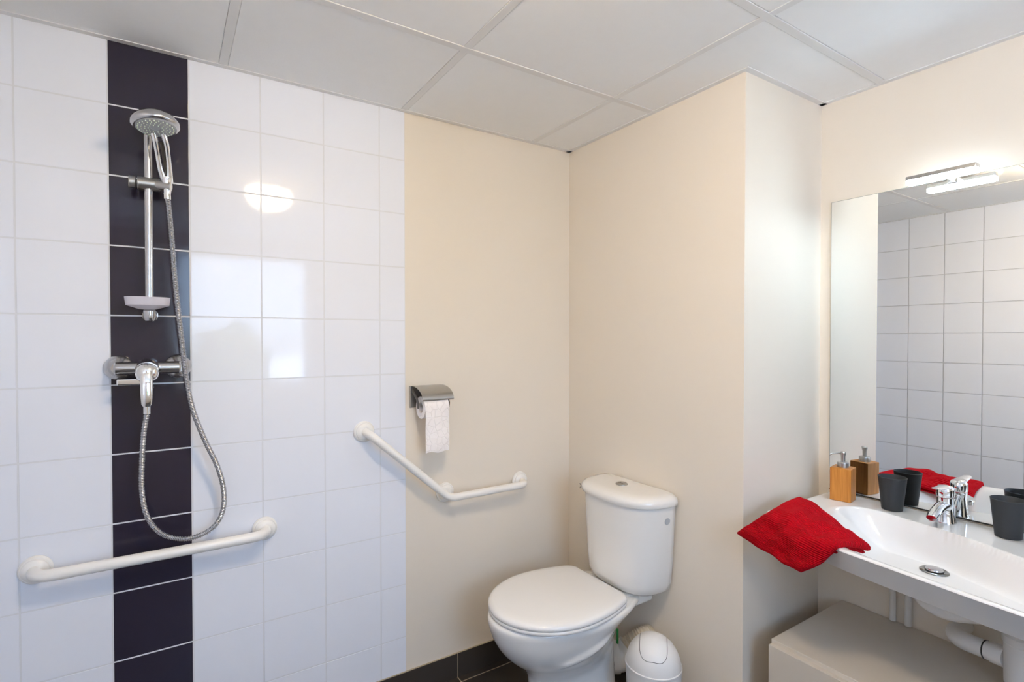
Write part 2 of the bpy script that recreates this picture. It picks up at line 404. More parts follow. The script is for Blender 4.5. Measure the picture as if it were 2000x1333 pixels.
# ------------------------------------------------------------------ mirror
MY0, MY1, MZ0, MZ1 = -1.75, -0.892, 0.820, 1.850
t = thing('wall_mirror', (XD, (MY0+MY1)/2, MZ0), 'large frameless rectangular wall mirror above the washbasin', 'mirror')
MB().box((XD-0.0052, MY0+.001, MZ0+.001), (XD-0.0045, MY1-.001, MZ1-.001)).obj('mirror_glass', m_mirror, t, 0)
MB().box((XD-0.0048, MY0, MZ0), (XD-0.0002, MY1, MZ1)).obj('mirror_edge', m_mirror_edge, t, 0)
MB().box((XD-0.0062, MY0, 0.8165), (XD-0.0002, MY1, 0.8205)).obj('bottom_gap_shade', m_black_rubber_gap, t, 0)  # black strip standing for the shade in the gap below the mirror

# ------------------------------------------------------------------ shower rail
RX, RY = 0.097, -0.060
t = thing('shower_rail', (RX, 0, 1.43), 'vertical chrome shower slide rail on the black tile strip', 'shower rail')
MB().tube([(RX, RY, 1.420), (RX, RY, 1.976)], 0.0105, 20).obj('rail_tube', m_chrome_dull, t)
for z in (1.432, 1.975):
    mb = MB().tube([(RX, -0.003, z), (RX, RY, z)], 0.013, 20)
    mb.lathe([(0.020, 0), (0.020, 0.006), (0.014, 0.010)], 24, align((RX, -0.0035, z), (0, -1, 0)))
    mb.lathe([(0.0145, -0.016), (0.0165, -0.010), (0.0165, 0.010), (0.013, 0.018), (0.004, 0.021)] if z > 1.9 else
             [(0.004, -0.021), (0.012, -0.018), (0.0165, -0.008), (0.0165, 0.010), (0.013, 0.014)], 24, T(RX, RY, z))
    mb.obj('rail_bracket', m_chrome_dull, t)
mb = MB().lathe([(0.0165, -0.026), (0.0185, -0.024), (0.0185, 0.026), (0.015, 0.029)], 28, align((RX, RY, 1.803), (1, 0, 0)))
mb.lathe([(0.012, 0.0), (0.014, 0.03), (0.013, 0.045)], 24, align((RX+0.012, RY-0.004, 1.803), (1, -0.35, -0.1)))
sl = mb.obj('slider', m_steel, t)
MB().lathe([(0.015, 0), (0.0175, 0.002), (0.0175, 0.015), (0.015, 0.017)], 28, align((RX-0.029, RY, 1.803), (-1, 0, 0))).obj('clamp_knob', m_steel, sl)
# soap dish
def superring(cx, cy, z, a, b, n=48, p=2.6):
    out = []
    for k in range(n):
        th = 2*PI*k/n; c, s_ = math.cos(th), math.sin(th)
        out.append((cx+a*math.copysign(abs(c)**(2/p), c), cy+b*math.copysign(abs(s_)**(2/p), s_), z))
    return out
dx, dy = RX-0.004, -0.066
MB().loft([superring(dx, dy, 1.446, 0.014, 0.013), superring(dx, dy, 1.447, 0.022, 0.018), superring(dx, dy, 1.457, 0.052, 0.040), superring(dx, dy, 1.480, 0.055, 0.043),
           superring(dx, dy, 1.480, 0.0525, 0.0405), superring(dx, dy, 1.460, 0.049, 0.038), superring(dx, dy, 1.4505, 0.020, 0.016)]).obj('soap_dish', m_dish, t, 40)

# hand shower
hc = Vector((0.117, -0.160, 1.938)); hn = Vector((0.06, -0.16, -0.98)).normalized()
t = thing('hand_shower', (0.141, -0.079, 1.80), 'chrome hand shower with round spray head hanging in the slider of the rail', 'hand shower')
hm = align(hc, hn)
MB().lathe([(0.010, -0.030), (0.030, -0.029), (0.047, -0.022), (0.0565, -0.008), (0.057, 0.000), (0.052, 0.006), (0.0475, 0.0062)], 48, hm).obj('spray_head', m_chrome_dull, t, 50)
fp = MB().lathe([(0.0475, 0.002), (0.0470, 0.0075), (0.030, 0.0088), (0.0115, 0.0088), (0.011, 0.0075), (0.002, 0.0075)], 48, hm).obj('spray_face', m_face, t, 40)
nz = MB()
for r, n in ((0.0175, 10), (0.0255, 15), (0.0335, 20), (0.0415, 26)):
    for k in range(n):
        a = 2*PI*(k+0.3*r*100)/n
        nz.lathe([(0.0015, 0), (0.0013, 0.0022), (0.0006, 0.003)], 6, hm @ T(r*math.cos(a), r*math.sin(a), 0.0078))
nzo = nz.obj('nozzles', m_nozzle, fp); nzo['kind'] = 'stuff'
H0 = Vector((0.1415, -0.076, 1.812))
for sgn in (-1, 1):
    P = spline([H0+Vector((0.007*sgn+0.001, 0.002, 0)), H0+Vector((0.0105*sgn-0.004, -0.010, 0.030)), H0+Vector((0.0120*sgn-0.009, -0.026, 0.068)), H0+Vector((0.0125*sgn-0.014, -0.045, 0.098)), hc-hn*0.016+Vector((0.011*sgn, 0.020, 0))], 8)
    MB().tube(P, 0.0062, 16, radii=[0.0082-0.0016*math.sin(PI*i/(len(P)-1)) for i in range(len(P))]).obj('handle_arm', m_chrome, t)
MB().tube([H0+Vector((0.001, 0.004, 0.004)), H0+Vector((-0.012, -0.040, 0.098))], 0.004, 10).obj('handle_gap_shade', m_darkm, t)  # dark rod standing for the shaded open gap between the arms
MB().tube([H0+Vector((0, 0, 0.012)), H0, H0+Vector((0.001, 0.001, -0.020)), H0+Vector((0.001, 0.002, -0.036))], 0.011, 20, radii=[0.0135, 0.0135, 0.0110, 0.0085]).obj('handle_end', m_chrome, t)

# hose
HP = [(0.142, -0.074, 1.775), (0.147, -0.075, 1.719), (0.153, -0.077, 1.631), (0.159, -0.080, 1.529), (0.169, -0.085, 1.411), (0.179, -0.090, 1.306), (0.189, -0.088, 1.216), (0.205, -0.080, 1.140), (0.234, -0.072, 1.054),
      (0.264, -0.066, 0.978), (0.280, -0.062, 0.909), (0.280, -0.060, 0.846), (0.260, -0.060, 0.800), (0.222, -0.062, 0.7765), (0.172, -0.062, 0.774), (0.120, -0.062, 0.800), (0.087, -0.060, 0.855), (0.075, -0.060, 0.930), (0.076, -0.062, 1.020), (0.081, -0.066, 1.099), (0.088, -0.068, 1.150), (0.089, -0.068, 1.200)]
base = resample(spline(HP, 24), 0.0011)
MB().tube(base, 0.007, 12, radii=[0.0068+0.0011*(1 if (i % 4) in (0, 1) else -0.8) for i in range(len(base))]).obj('shower_hose', m_hose, smooth=70)
tag(bpy.data.objects['shower_hose'], 'ribbed silver shower hose looping down from the hand shower to the mixer', 'shower hose')
ho = bpy.data.objects['shower_hose']
MB().tube([(0.142, -0.074, 1.779), (0.1425, -0.0745, 1.762)], 0.0092, 18).obj('hose_nut', m_chrome, ho)
MB().tube([(0.0885, -0.068, 1.150), (0.089, -0.068, 1.200)], 0.0092, 18).obj('hose_nut', m_chrome, ho)

# mixer
t = thing('shower_mixer', (0.093, 0, 1.28), 'chrome shower mixer tap with lever handle below the soap dish', 'tap')
for x in (0.021, 0.165):
    MB().lathe([(0.036, 0), (0.036, 0.003), (0.033, 0.010), (0.024, 0.018), (0.016, 0.026), (0.0155, 0.048)], 36, align((x, -0.0045, 1.280), (0, -1, 0))).obj('wall_flange', m_chrome_dull, t)
mb = MB().tube([(0.013, -0.062, 1.280), (0.017, -0.062, 1.280), (0.168, -0.062, 1.280), (0.172, -0.062, 1.280)], 0.0175, 28, radii=[0.014, 0.0175, 0.0175, 0.014])
mb.lathe([(0.020, -0.035), (0.029, -0.028), (0.031, 0.0), (0.030, 0.020), (0.026, 0.030)], 32, align((0.092, -0.068, 1.276), (0, -1, -0.12)))
mb.tube([(0.089, -0.066, 1.27), (0.089, -0.067, 1.195)], 0.0125, 20)
mb.obj('mixer_body', m_chrome_dull, t)
MB().lathe([(0.0278, 0), (0.0285, 0.004), (0.027, 0.014), (0.019, 0.023), (0.008, 0.027), (0.002, 0.0275)], 36, align((0.091, -0.098, 1.268), (0, -1, -0.10))).obj('lever_cap', m_chrome, t, 60)
lv = []
for i, (z, y, a, b) in enumerate([(1.272, -0.118, 0.012, 0.006), (1.255, -0.126, 0.0145, 0.007), (1.225, -0.129, 0.0145, 0.0065), (1.200, -0.130, 0.0135, 0.0060), (1.183, -0.130, 0.012, 0.005), (1.177, -0.130, 0.008, 0.003)]):
    lv.append(superring(0.090, y, z, a, b, 24, 2.3))
MB().loft(lv).obj('lever', m_chrome, t, 60)
MB().box((0.020, -0.083, 1.2345), (0.082, -0.064, 1.2515), 0.0035, 3).obj('spout', m_chrome, t)

# ------------------------------------------------------------------ grab rails
def flange(mb, x, z): mb.lathe([(0.038, 0), (0.038, 0.004), (0.034, 0.009), (0.031, 0.009), (0.0300, 0.014), (0.024, 0.019), (0.017, 0.021)], 36, align((x, -0.002, z), (0, -1, 0)))
def arc(c, r, a0, a1, n, ax1, ax2):
    return [Vector(c)+Vector(ax1)*r*math.cos(a0+(a1-a0)*i/n)+Vector(ax2)*r*math.sin(a0+(a1-a0)*i/n) for i in range(n+1)]
GR = 0.0155; GY = -0.068; ZR = 0.741; x0, x1 = -0.166, 0.404; rb = 0.045
t = thing('grab_rail', (0.12, 0, ZR), 'straight white grab rail fixed level across the tiles below the shower', 'grab rail', 'white grab rails on the back wall')
P = [Vector((x0, -0.004, ZR)), Vector((x0, -0.018, ZR))]+arc((x0+rb, GY+rb, ZR), rb, PI, 1.5*PI, 10, (1, 0, 0), (0, 1, 0))
P += arc((x1-rb, GY+rb, ZR), rb, 1.5*PI, 2*PI, 10, (1, 0, 0), (0, 1, 0))+[Vector((x1, -0.018, ZR)), Vector((x1, -0.004, ZR))]
MB().tube(P, GR, 24).obj('rail_tube', m_enamel, t, 60)
for x in (x0, x1): mb = MB(); flange(mb, x, ZR); mb.obj('wall_flange', m_enamel, t)

t = thing('grab_rail', (1.04, 0, 0.75), 'bent white grab rail sloping down beside the toilet and then running level', 'grab rail', 'white grab rails on the back wall')
A = Vector((0.737, 0, 1.027)); B = Vector((1.050, 0, 0.7505)); E_ = Vector((1.420, 0, 0.7505)); D1 = (B-A).normalized(); D2 = Vector((1, 0, 0))
off = Vector((0, GY, 0)); P = [A+Vector((0, -0.004, 0)), A+Vector((0, -0.018, 0))]
P += [A+D1*(rb-rb*math.cos(a))+Vector((0, GY+rb-rb*math.sin(a), 0)) for a in [PI/2*i/8 for i in range(1, 9)]]
c0 = B-D1*0.03+off; c1 = B+D2*0.03+off; bb = B+off
P += [c0*(1-s_)**2+bb*2*s_*(1-s_)+c1*s_**2 for s_ in [i/10 for i in range(11)]]
P += [E_-D2*rb+D2*rb*math.sin(a)+Vector((0, GY+rb-rb*math.cos(a), 0)) for a in [PI/2*i/8 for i in range(0, 9)]]
P += [E_+Vector((0, -0.018, 0)), E_+Vector((0, -0.004, 0))]
MB().tube(P, 0.0145, 24).obj('rail_tube', m_enamel, t, 60)
MB().tube([(1.062, -0.004, 0.7555), (1.062, GY, 0.7525)], 0.0105, 18).obj('support_arm', m_enamel, t, 60)
for x, z in ((0.737, 1.027), (1.062, 0.756), (1.420, 0.7505)): mb = MB(); flange(mb, x, z); mb.obj('wall_flange', m_enamel, t)

# ------------------------------------------------------------------ toilet paper
t = thing('toilet_roll_holder', (0.98, 0, 1.15), 'chrome toilet roll holder with hinged cover on the cream wall', 'toilet roll holder')
MB().box((0.915, -0.002, 1.100), (1.048, 0.003, 1.182), 0.001, 1).box((0.9145, -0.012, 1.100), (0.917, 0.0, 1.182)).obj('backplate', m_steel, t)
cov = []
for x in (0.925, 1.052):
    pr = []
    for i in range(13):
        a = i/12*1.75
        pr.append((x, -0.006-0.095*math.sin(a*0.9), 1.182-0.062*(1-math.cos(a*0.78))*0.95))
    cov.append(pr)
v = []
for pr in cov: v += pr
for pr in cov: v += [(x, y+0.0012, z-0.0016) for x, y, z in pr]
n = 13; f = []
for i in range(n-1): f += [[i, i+1, n+i+1, n+i], [2*n+i, 3*n+i, 3*n+i+1, 2*n+i+1], [i, 2*n+i, 2*n+i+1, i+1], [n+i, n+i+1, 3*n+i+1, 3*n+i]]
f += [[0, n, 3*n, 2*n], [n-1, 3*n-1, 4*n-1, 2*n-1]]
MB().add(v, f).obj('cover', m_steel, t, 50)
for x in (0.9195, 1.045):
    MB().tube([(x, -0.002, 1.174), (x, -0.030, 1.160), (x, -0.062, 1.136), (x, -0.070, 1.118), (x, -0.070, 1.104)], 0.004, 12, radii=[0.009, 0.007, 0.008, 0.011, 0.008], flat=0.22).obj('side_arm', m_darkm, t)
MB().tube([(0.921, -0.064, 1.118), (1.044, -0.064, 1.118)], 0.004, 12).obj('spindle', m_chrome, t)
r = MB(); rc = (0.0, -0.064, 1.106)
mxr = Matrix.Translation((0.932, rc[1], rc[2])) @ Matrix.Rotation(PI/2, 4, 'Y')
r.lathe([(0.020, 0), (0.041, 0), (0.0415, 0.001), (0.0415, 0.097), (0.041, 0.098), (0.020, 0.098), (0.020, 0)], 40, mxr, False, False)
ro = r.obj('toilet_roll', m_paper, smooth=40); tag(ro, 'white embossed toilet roll in the chrome holder with a long sheet hanging down', 'toilet roll')
sheet = []; zs = [1.106]+[1.10-0.01*k for k in range(0, 16)]+[0.944]
v = []; f = []; nx = 8
for j, z in enumerate(zs):
    for i in range(nx+1):
        u = i/nx; x = 0.9335+0.0955*u
        y = rc[1]-0.0425-0.0015*math.sin(j*0.5+u*2)-0.004*ss(j/18)*math.sin(PI*u)
        v.append((x, y, z+(0.003*math.sin(u*9) if j == len(zs)-1 else 0)))
nn = len(v); v += [(x, y+0.0011, z) for x, y, z in v]
R_ = len(zs)
for j in range(R_-1):
    for i in range(nx):
        a = j*(nx+1)+i; f.append([a, a+1, a+nx+2, a+nx+1]); f.append([nn+a, nn+a+nx+1, nn+a+nx+2, nn+a+1])
for i in range(nx): a = (R_-1)*(nx+1)+i; f.append([a, a+1, nn+a+1, nn+a]); f.append([i, nn+i, nn+i+1, i+1])
for j in range(R_-1):
    a = j*(nx+1); f.append([a, a+nx+1, nn+a+nx+1, nn+a]); b = a+nx; f.append([b, nn+b, nn+b+nx+1, b+nx+1])
MB().add(v, f).obj('hanging_sheet', m_paper, ro, 50)

# ------------------------------------------------------------------ toilet
TY = -0.390
t = thing('toilet', (1.45, TY, 0), 'white close-coupled toilet with closed lid against the cream wall', 'toilet')
def oval(xf, xb, w, wb, yc, n=64, cr=0.035, cf=0.52):
    # outline seen from above: rounded front, sides tapering to a straight back with rounded corners
    cx = xf+(xb-xf)*cf; pts = []
    def hw(x):
        if x <= cx: return w*math.sqrt(max(0, 1-((cx-x)/(cx-xf))**2.0))
        u = (x-cx)/(xb-cx); h = w-(w-wb)*u**2.0
        if x > xb-cr: q = (x-(xb-cr))/cr; h -= cr*(1-math.sqrt(max(0, 1-q*q)))
        return h
    half = [(xf, 0.0)]
    for k in range(1, n//2): 
        a = PI/2*k/(n//2); half.append((cx-(cx-xf)*math.cos(a), hw(cx-(cx-xf)*math.cos(a))))
    for k in range(0, n//2+1):
        a = PI/2*k/(n//2); x = cx+(xb-cx)*math.sin(a); half.append((x, hw(x)))
    half.append((xb, (wb-cr)*0.5))
    return [(x, yc+y) for x, y in half]+[(xb, yc)]+[(x, yc-y) for x, y in half[:0:-1]]
def bowl_ring(z, xf, xb, w, wb): return [(x, y, z) for x, y in oval(xf, xb, w, wb, TY)]
rings = [bowl_ring(0.000, 1.190, 1.560, 0.112, 0.085), bowl_ring(0.006, 1.186, 1.562, 0.115, 0.088), bowl_ring(0.030, 1.192, 1.560, 0.110, 0.085), bowl_ring(0.10, 1.200, 1.535, 0.096, 0.070), bowl_ring(0.17, 1.198, 1.535, 0.091, 0.068),
         bowl_ring(0.205, 1.184, 1.535, 0.097, 0.068), bowl_ring(0.235, 1.156, 1.535, 0.115, 0.068), bowl_ring(0.268, 1.118, 1.535, 0.140, 0.068), bowl_ring(0.305, 1.085, 1.545, 0.160, 0.072), bowl_ring(0.345, 1.062, 1.560, 0.175, 0.082),
         bowl_ring(0.380, 1.050, 1.60, 0.187, 0.102), bowl_ring(0.400, 1.046, 1.62, 0.193, 0.112), bowl_ring(0.412, 1.048, 1.62, 0.192, 0.112), bowl_ring(0.419, 1.058, 1.615, 0.186, 0.105)]
fine = []
for cols__ in zip(*rings): fine.append(spline(cols__, 5))
rings = [list(r_) for r_ in zip(*fine)]
for r_ in rings:
    for p in r_:
        zc_ = 0.286+0.26*(p.x-1.21); win = ss((p.x-1.19)/0.05)*ss((1.47-p.x)/0.10)
        p.y += (1 if p.y > TY else -1)*0.011*win*math.exp(-((p.z-zc_)/0.013)**2)
bo = MB().loft(rings).obj('bowl', m_ceramic, t, 60)
MB().loft([[(x, y, z0) for x, y in oval(1.36, 1.545, w0, w0*0.86, TY, cf=0.35)] for z0, w0 in ((0.0, 0.100), (0.06, 0.092), (0.16, 0.082), (0.25, 0.080), (0.33, 0.084), (0.39, 0.085))]).obj('pedestal_rear', m_ceramic, t, 60)
# seat ring and lid
def seat_ring(z, s_):
    cx = 1.30; yc = TY-0.002
    return [(cx+(x-cx)*s_, yc+(y-yc)*s_, z) for x, y in oval(1.053, 1.520, 0.200, 0.150, yc, cr=0.03)]
MB().loft([seat_ring(0.4195, 0.975), seat_ring(0.422, 0.99), seat_ring(0.430, 0.992), seat_ring(0.4325, 0.98)]).obj('seat', m_seat, t, 60)
MB().loft([seat_ring(0.4328, 0.972), seat_ring(0.4345, 0.992), seat_ring(0.440, 1.0), seat_ring(0.446, 0.996), seat_ring(0.4515, 0.975), seat_ring(0.4545, 0.93), seat_ring(0.4562, 0.82), seat_ring(0.457, 0.55), seat_ring(0.4575, 0.2)]).obj('lid', m_seat, t, 60)
for sg in (-1, 1): MB().tube([(1.522, TY+sg*0.055, 0.435), (1.522, TY+sg*0.095, 0.435)], 0.010, 16).obj('hinge', m_seat, t)
MB().box((1.52, TY-0.115, 0.37), (1.69, TY+0.115, 0.424), 0.015, 4).obj('rear_deck', m_ceramic, t, 50)
# cistern
def tank_ring(z, hw, xf, xb=1.694, n=28, yc=TY-0.030):
    hw *= 0.95
    # flat back, bowed front with rounded corners
    out = []
    c = 0.022
    out += [(xb, yc+hw*0.94, z), (xb, yc-hw*0.94, z), (xb-0.006, yc-hw*0.985, z)]
    D = xb-xf
    for k in range(n+1):
        th = -PI/2+PI*k/n; cc, s_ = math.cos(th), math.sin(th)
        out.append((xb-0.03-(D-0.03)*(abs(cc)**(2/2.5)), yc+hw*math.copysign(abs(s_)**(2/3.0), s_), z))
    out += [(xb-0.006, yc+hw*0.985, z)]
    return out
tk = [tank_ring(0.425, 0.120, 1.575), tank_ring(0.430, 0.148, 1.550), tank_ring(0.443, 0.165, 1.535), tank_ring(0.468, 0.174, 1.526), tank_ring(0.53, 0.181, 1.522), tank_ring(0.65, 0.189, 1.519), tank_ring(0.758, 0.195, 1.516)]
ct = MB().loft(tk).obj('cistern', m_ceramic, t, 50)
lk = [tank_ring(0.7605, 0.194, 1.515), tank_ring(0.762, 0.203, 1.504), tank_ring(0.771, 0.206, 1.500), tank_ring(0.782, 0.205, 1.501), tank_ring(0.791, 0.199, 1.509), tank_ring(0.797, 0.187, 1.524), tank_ring(0.7995, 0.162, 1.550), tank_ring(0.8005, 0.10, 1.60, 1.66)]
ld = MB().loft(lk).obj('cistern_lid', m_ceramic, t, 50)
MB().lathe([(0.023, 0), (0.023, 0.004), (0.020, 0.0065), (0.017, 0.005), (0.002, 0.005)], 32, T(1.618, TY-0.018, 0.7995)).obj('flush_button', m_steel, ld)
MB().box((1.6165, TY-0.036, 0.8035), (1.6185, TY, 0.8052)).obj('button_split', m_darkm, ld)
MB().lathe([(0.012, 0), (0.012, 0.002), (0.010, 0.003)], 24, align((1.645, TY-0.2115, 0.709), (-0.12, -1, -0.10))).obj('side_cap', m_face, ct)
MB().tube([(1.60, TY-0.105, 0.430), (1.60, TY-0.105, 0.372)], 0.0035, 10).obj('fixing_bolt', m_rust, ct)
MB().box((1.535, TY-0.080, 0.235), (1.541, TY-0.073, 0.290), 0.001, 1).obj('green_strip', m_green, t)
# stop valve
t = thing('stop_valve', (1.69, -0.155, 0.76), 'small chrome stop valve on the left side of the cistern', 'valve')
vy = TY-0.030+0.188
MB().tube([(1.600, vy, 0.748), (1.600, vy+0.026, 0.748)], 0.006, 12).tube([(1.600, vy+0.026, 0.748), (1.600, vy+0.033, 0.748)], 0.0035, 8).obj('valve_body', m_darkm, t)
MB().tube([(1.590, vy+0.033, 0.758), (1.610, vy+0.033, 0.738)], 0.0022, 8).tube([(1.590, vy+0.033, 0.738), (1.610, vy+0.033, 0.758)], 0.0022, 8).obj('valve_handle', m_chrome_dull, t)

# drain pipe behind the toilet
t = thing('drain_pipe', (1.62, -0.45, 0.15), 'thick white drain pipe with ribbed sleeve between the toilet and the wall', 'pipe')
P = spline([(1.552, -0.405, 0.150), (1.580, -0.425, 0.150), (1.604, -0.442, 0.162), (1.622, -0.452, 0.185)], 8)
MB().tube(P, 0.052, 32).obj('pipe_elbow', m_pipe, t, 60)
MB().tube([P[1]-(P[6]-P[1])*0.15, P[3]], 0.056, 32).obj('rubber_collar', m_black_rubber_gap, t, 60)
MB().tube([P[3]+(P[4]-P[3])*0.1, P[9]], 0.0565, 32).obj('pipe_collar', m_pipe, t, 60)
P = resample(spline([(1.614, -0.448, 0.170), (1.638, -0.464, 0.197), (1.667, -0.483, 0.217), (1.6975, -0.495, 0.222)], 16), 0.0015)
MB().tube(P, 0.045, 32, radii=[0.046+0.003*math.sin(2*PI*i/5) for i in range(len(P))]).obj('ribbed_sleeve', m_pipe_warm, t, 80)

# ------------------------------------------------------------------ bin
bx, by = 1.535, -0.636
t = thing('waste_bin', (bx, by, 0), 'small white swing-lid waste bin on the floor beside the toilet', 'bin')
MB().lathe([(0.078, 0), (0.080, 0.004), (0.088, 0.15), (0.0915, 0.243), (0.0940, 0.250), (0.0940, 0.257), (0.0915, 0.259), (0.088, 0.252)], 56, T(bx, by, 0)).obj('bin_body', m_plastic, t)
dome = [(0.0905*math.cos(a), 0.252+0.100*math.sin(a)) for a in [PI/2*i/20 for i in range(20)]]+[(0.001, 0.352)]
MB().lathe(dome, 56, T(bx, by, 0)).obj('dome_lid', m_plastic, t, 60)
# flap outline: a thin dark seam following the dome, facing the camera
dirc = Vector((0.1423-bx, -1.8361-by, 0)).normalized(); sdc = Vector((-dirc.y, dirc.x, 0))
def on_dome(s_, f_):  # s_ sideways, f_ forward position on the dome (metres)
    q = max(0.0, 1-(s_*s_+f_*f_)/0.0905**2); z = 0.252+0.100*math.sqrt(q)
    return Vector((bx, by, z+0.0003))+sdc*s_+dirc*f_
hwf = 0.044; fc = 0.040; fr = 0.038
pts = [(-hwf, -0.058+0.007*i) for i in range(15)]
pts += [(-hwf*abs(math.cos(a))**0.75*(1 if math.cos(a) > 0 else -1), fc+fr*math.sin(a)**0.8) for a in [PI*i/18 for i in range(1, 18)]]
pts += [(hwf, fc-0.007*i) for i in range(15)]
MB().tube([on_dome(a, b) for a, b in pts], 0.0007, 8).obj('flap_seam', m_black_rubber_gap, t)
fv = []; ns = 20
for i in range(ns+1):
    for j in range(ns+1):
        s_ = (i/ns*2-1)*0.97; fe = fc+fr*(max(0, 1-abs(s_)**2.6))**0.5-0.001; g_ = -0.056+(fe+0.056)*(j/ns)
        p = on_dome(s_*hwf, g_); fv.append((p.x, p.y, p.z+0.0007))
ff = [[i*(ns+1)+j, i*(ns+1)+j+1, (i+1)*(ns+1)+j+1, (i+1)*(ns+1)+j] for i in range(ns) for j in range(ns)]
MB().add(fv, ff).obj('swing_flap', m_plastic, t, 60)

# ------------------------------------------------------------------ cabinet
CY0, CY1 = -1.80, -0.937
t = thing('under_basin_cabinet', (1.94, -1.37, 0), 'low cream cabinet with plain fronts standing under the washbasin', 'cabinet')
MB().box((1.728, CY0, 0.06), (2.165, CY1-0.002, 0.411)).obj('carcass', m_cab, t, 0)
MB().box((1.722, CY0, 0.4115), (2.168, CY1, 0.430), 0.001, 1).obj('cabinet_top', m_cab, t, 20)
MB().box((1.745, CY0+.01, 0.0), (2.15, CY1-0.015, 0.0598)).obj('plinth', m_cab, t, 0)
MB().box((1.705, CY0, 0.250), (1.7235, CY1-0.001, 0.4175), 0.0012, 2).obj('drawer_front', m_cab, t, 20)
MB().box((1.705, CY0, 0.065), (1.7235, CY1-0.001, 0.247), 0.0012, 2).obj('drawer_front', m_cab, t, 20)

# ------------------------------------------------------------------ washbasin
ZT = 0.812
FRONT = [(0.90, 1.722), (0.93, 1.690), (1.0, 1.667), (1.06, 1.650), (1.12, 1.635), (1.17, 1.623), (1.245, 1.613), (1.354, 1.600), (1.446, 1.589), (1.526, 1.582), (1.70, 1.575), (1.90, 1.59), (2.0, 1.61)]
BACK = [(0.97, 1.90), (0.985, 1.965), (1.0, 2.005), (1.02, 2.035), (1.045, 2.052), (1.10, 2.054), (1.16, 2.042), (1.26, 2.022), (1.335, 1.998), (1.45, 1.945), (1.60, 1.90), (1.8, 1.88), (1.95, 1.86)]
YL0, YL1 = 0.897, 2.00
def smooth_tab(tab, x, h=0.008): return sum(lerp_tab(tab, x+h*k)*(5-abs(k)) for k in range(-4, 5))/25
def basin_z(x, yl):
    xf = smooth_tab(FRONT, yl); xbk = smooth_tab(BACK, yl)
    if x > xbk or x < xf+0.006: return ZT
    dL = yl-(0.985+0.09*ss((2.0-x)/0.40)); dR = 1.93-yl
    a = ss((xbk-x)/0.060)**0.6; b = ss((x-xf-0.006)/0.22); c = ss(dL/0.24)**0.85 if dL > 0 else 0.0; d_ = ss(dR/0.25) if dR > 0 else 0.0
    p = min(1.0, a*b*c*d_*1.25)
    z = ZT-0.100*(1-(1-p)**1.7)
    k = 1-ss((math.hypot(x-1.945, yl-1.268)-0.034)/0.05)
    return z*(1-k)+(ZT-0.0995)*k
NU, NV = 240, 150; v = []; f = []
for i in range(NU+1):
    yl = YL0+(YL1-YL0)*i/NU; xf = smooth_tab(FRONT, yl)
    # rounded outer left corner
    if yl < YL0+0.06: q = 1-(yl-YL0)/0.06; xf += 0.07*(1-math.sqrt(max(0, 1-q*q)))
    for j in range(NV+1):
        u = (j/NV)**1.2; x = xf+(2.1705-xf)*u
        z = basin_z(x, yl)
        e_ = min((x-xf), (yl-YL0), 0.005)/0.005; z -= 0.005*(1-math.sqrt(max(0, 1-(1-e_)**2)))
        v.append((x, -yl, z))
w_ = NV+1
for i in range(NU):
    for j in range(NV): a = i*w_+j; f.append([a, a+w_, a+w_+1, a+1])
# underside: fascia down, then inwards below the bowl
nb = len(v)
for i in range(NU+1):
    yl = YL0+(YL1-YL0)*i/NU; xf = v[i*w_][0]
    for j in range(NV+1):
        x = v[i*w_+j][0]; u = (j/NV)**1.2
        zz = 0.7380
        xx = x+0.052*(1-u)**4
        yy = -yl-(0.010 if i == 0 else 0)
        bz = basin_z(x, yl)-0.016
        v.append((xx, yy, min(zz, bz) if 0.04 < u < 0.98 else zz))
for i in range(NU):
    for j in range(NV): a = nb+i*w_+j; f.append([a, a+1, a+w_+1, a+w_])
for i in range(NU): a = i*w_; f.append([a, nb+a, nb+a+w_, a+w_]); b = a+NV; f.append([b, b+w_, nb+b+w_, nb+b])
for j in range(NV): f.append([j, j+1, nb+j+1, nb+j]); a = NU*w_+j; f.append([a, nb+a, nb+a+1, a+1])
t = thing('washbasin', (1.9, -1.4, ZT), 'wide white ceramic washbasin fixed to the wall under the mirror', 'washbasin')
MB().add(v, f).obj('basin', m_basin, t, 50)
dX, dY = 1.945, -1.268; dz = basin_z(dX, -dY)
dn = Vector((0, 0, 1))
dr = MB().lathe([(0.033, 0.0), (0.033, 0.003), (0.030, 0.005), (0.023, 0.002), (0.022, -0.004)], 36, align((dX, dY, dz-0.0005), dn)).obj('drain_ring', m_drain, t)
MB().lathe([(0.021, 0.0), (0.021, 0.0035)], 32, align((dX, dY, dz+0.001), dn)).obj('drain_gap_shade', m_black_rubber_gap, dr)  # black disc put in as the shade round the plug
MB().lathe([(0.0185, 0.003), (0.0205, 0.0055), (0.0205, 0.007), (0.019, 0.010), (0.012, 0.0115), (0.001, 0.012)], 36, align((dX, dY, dz-0.0005), dn)).obj('drain_plug', m_chrome_dull, dr)

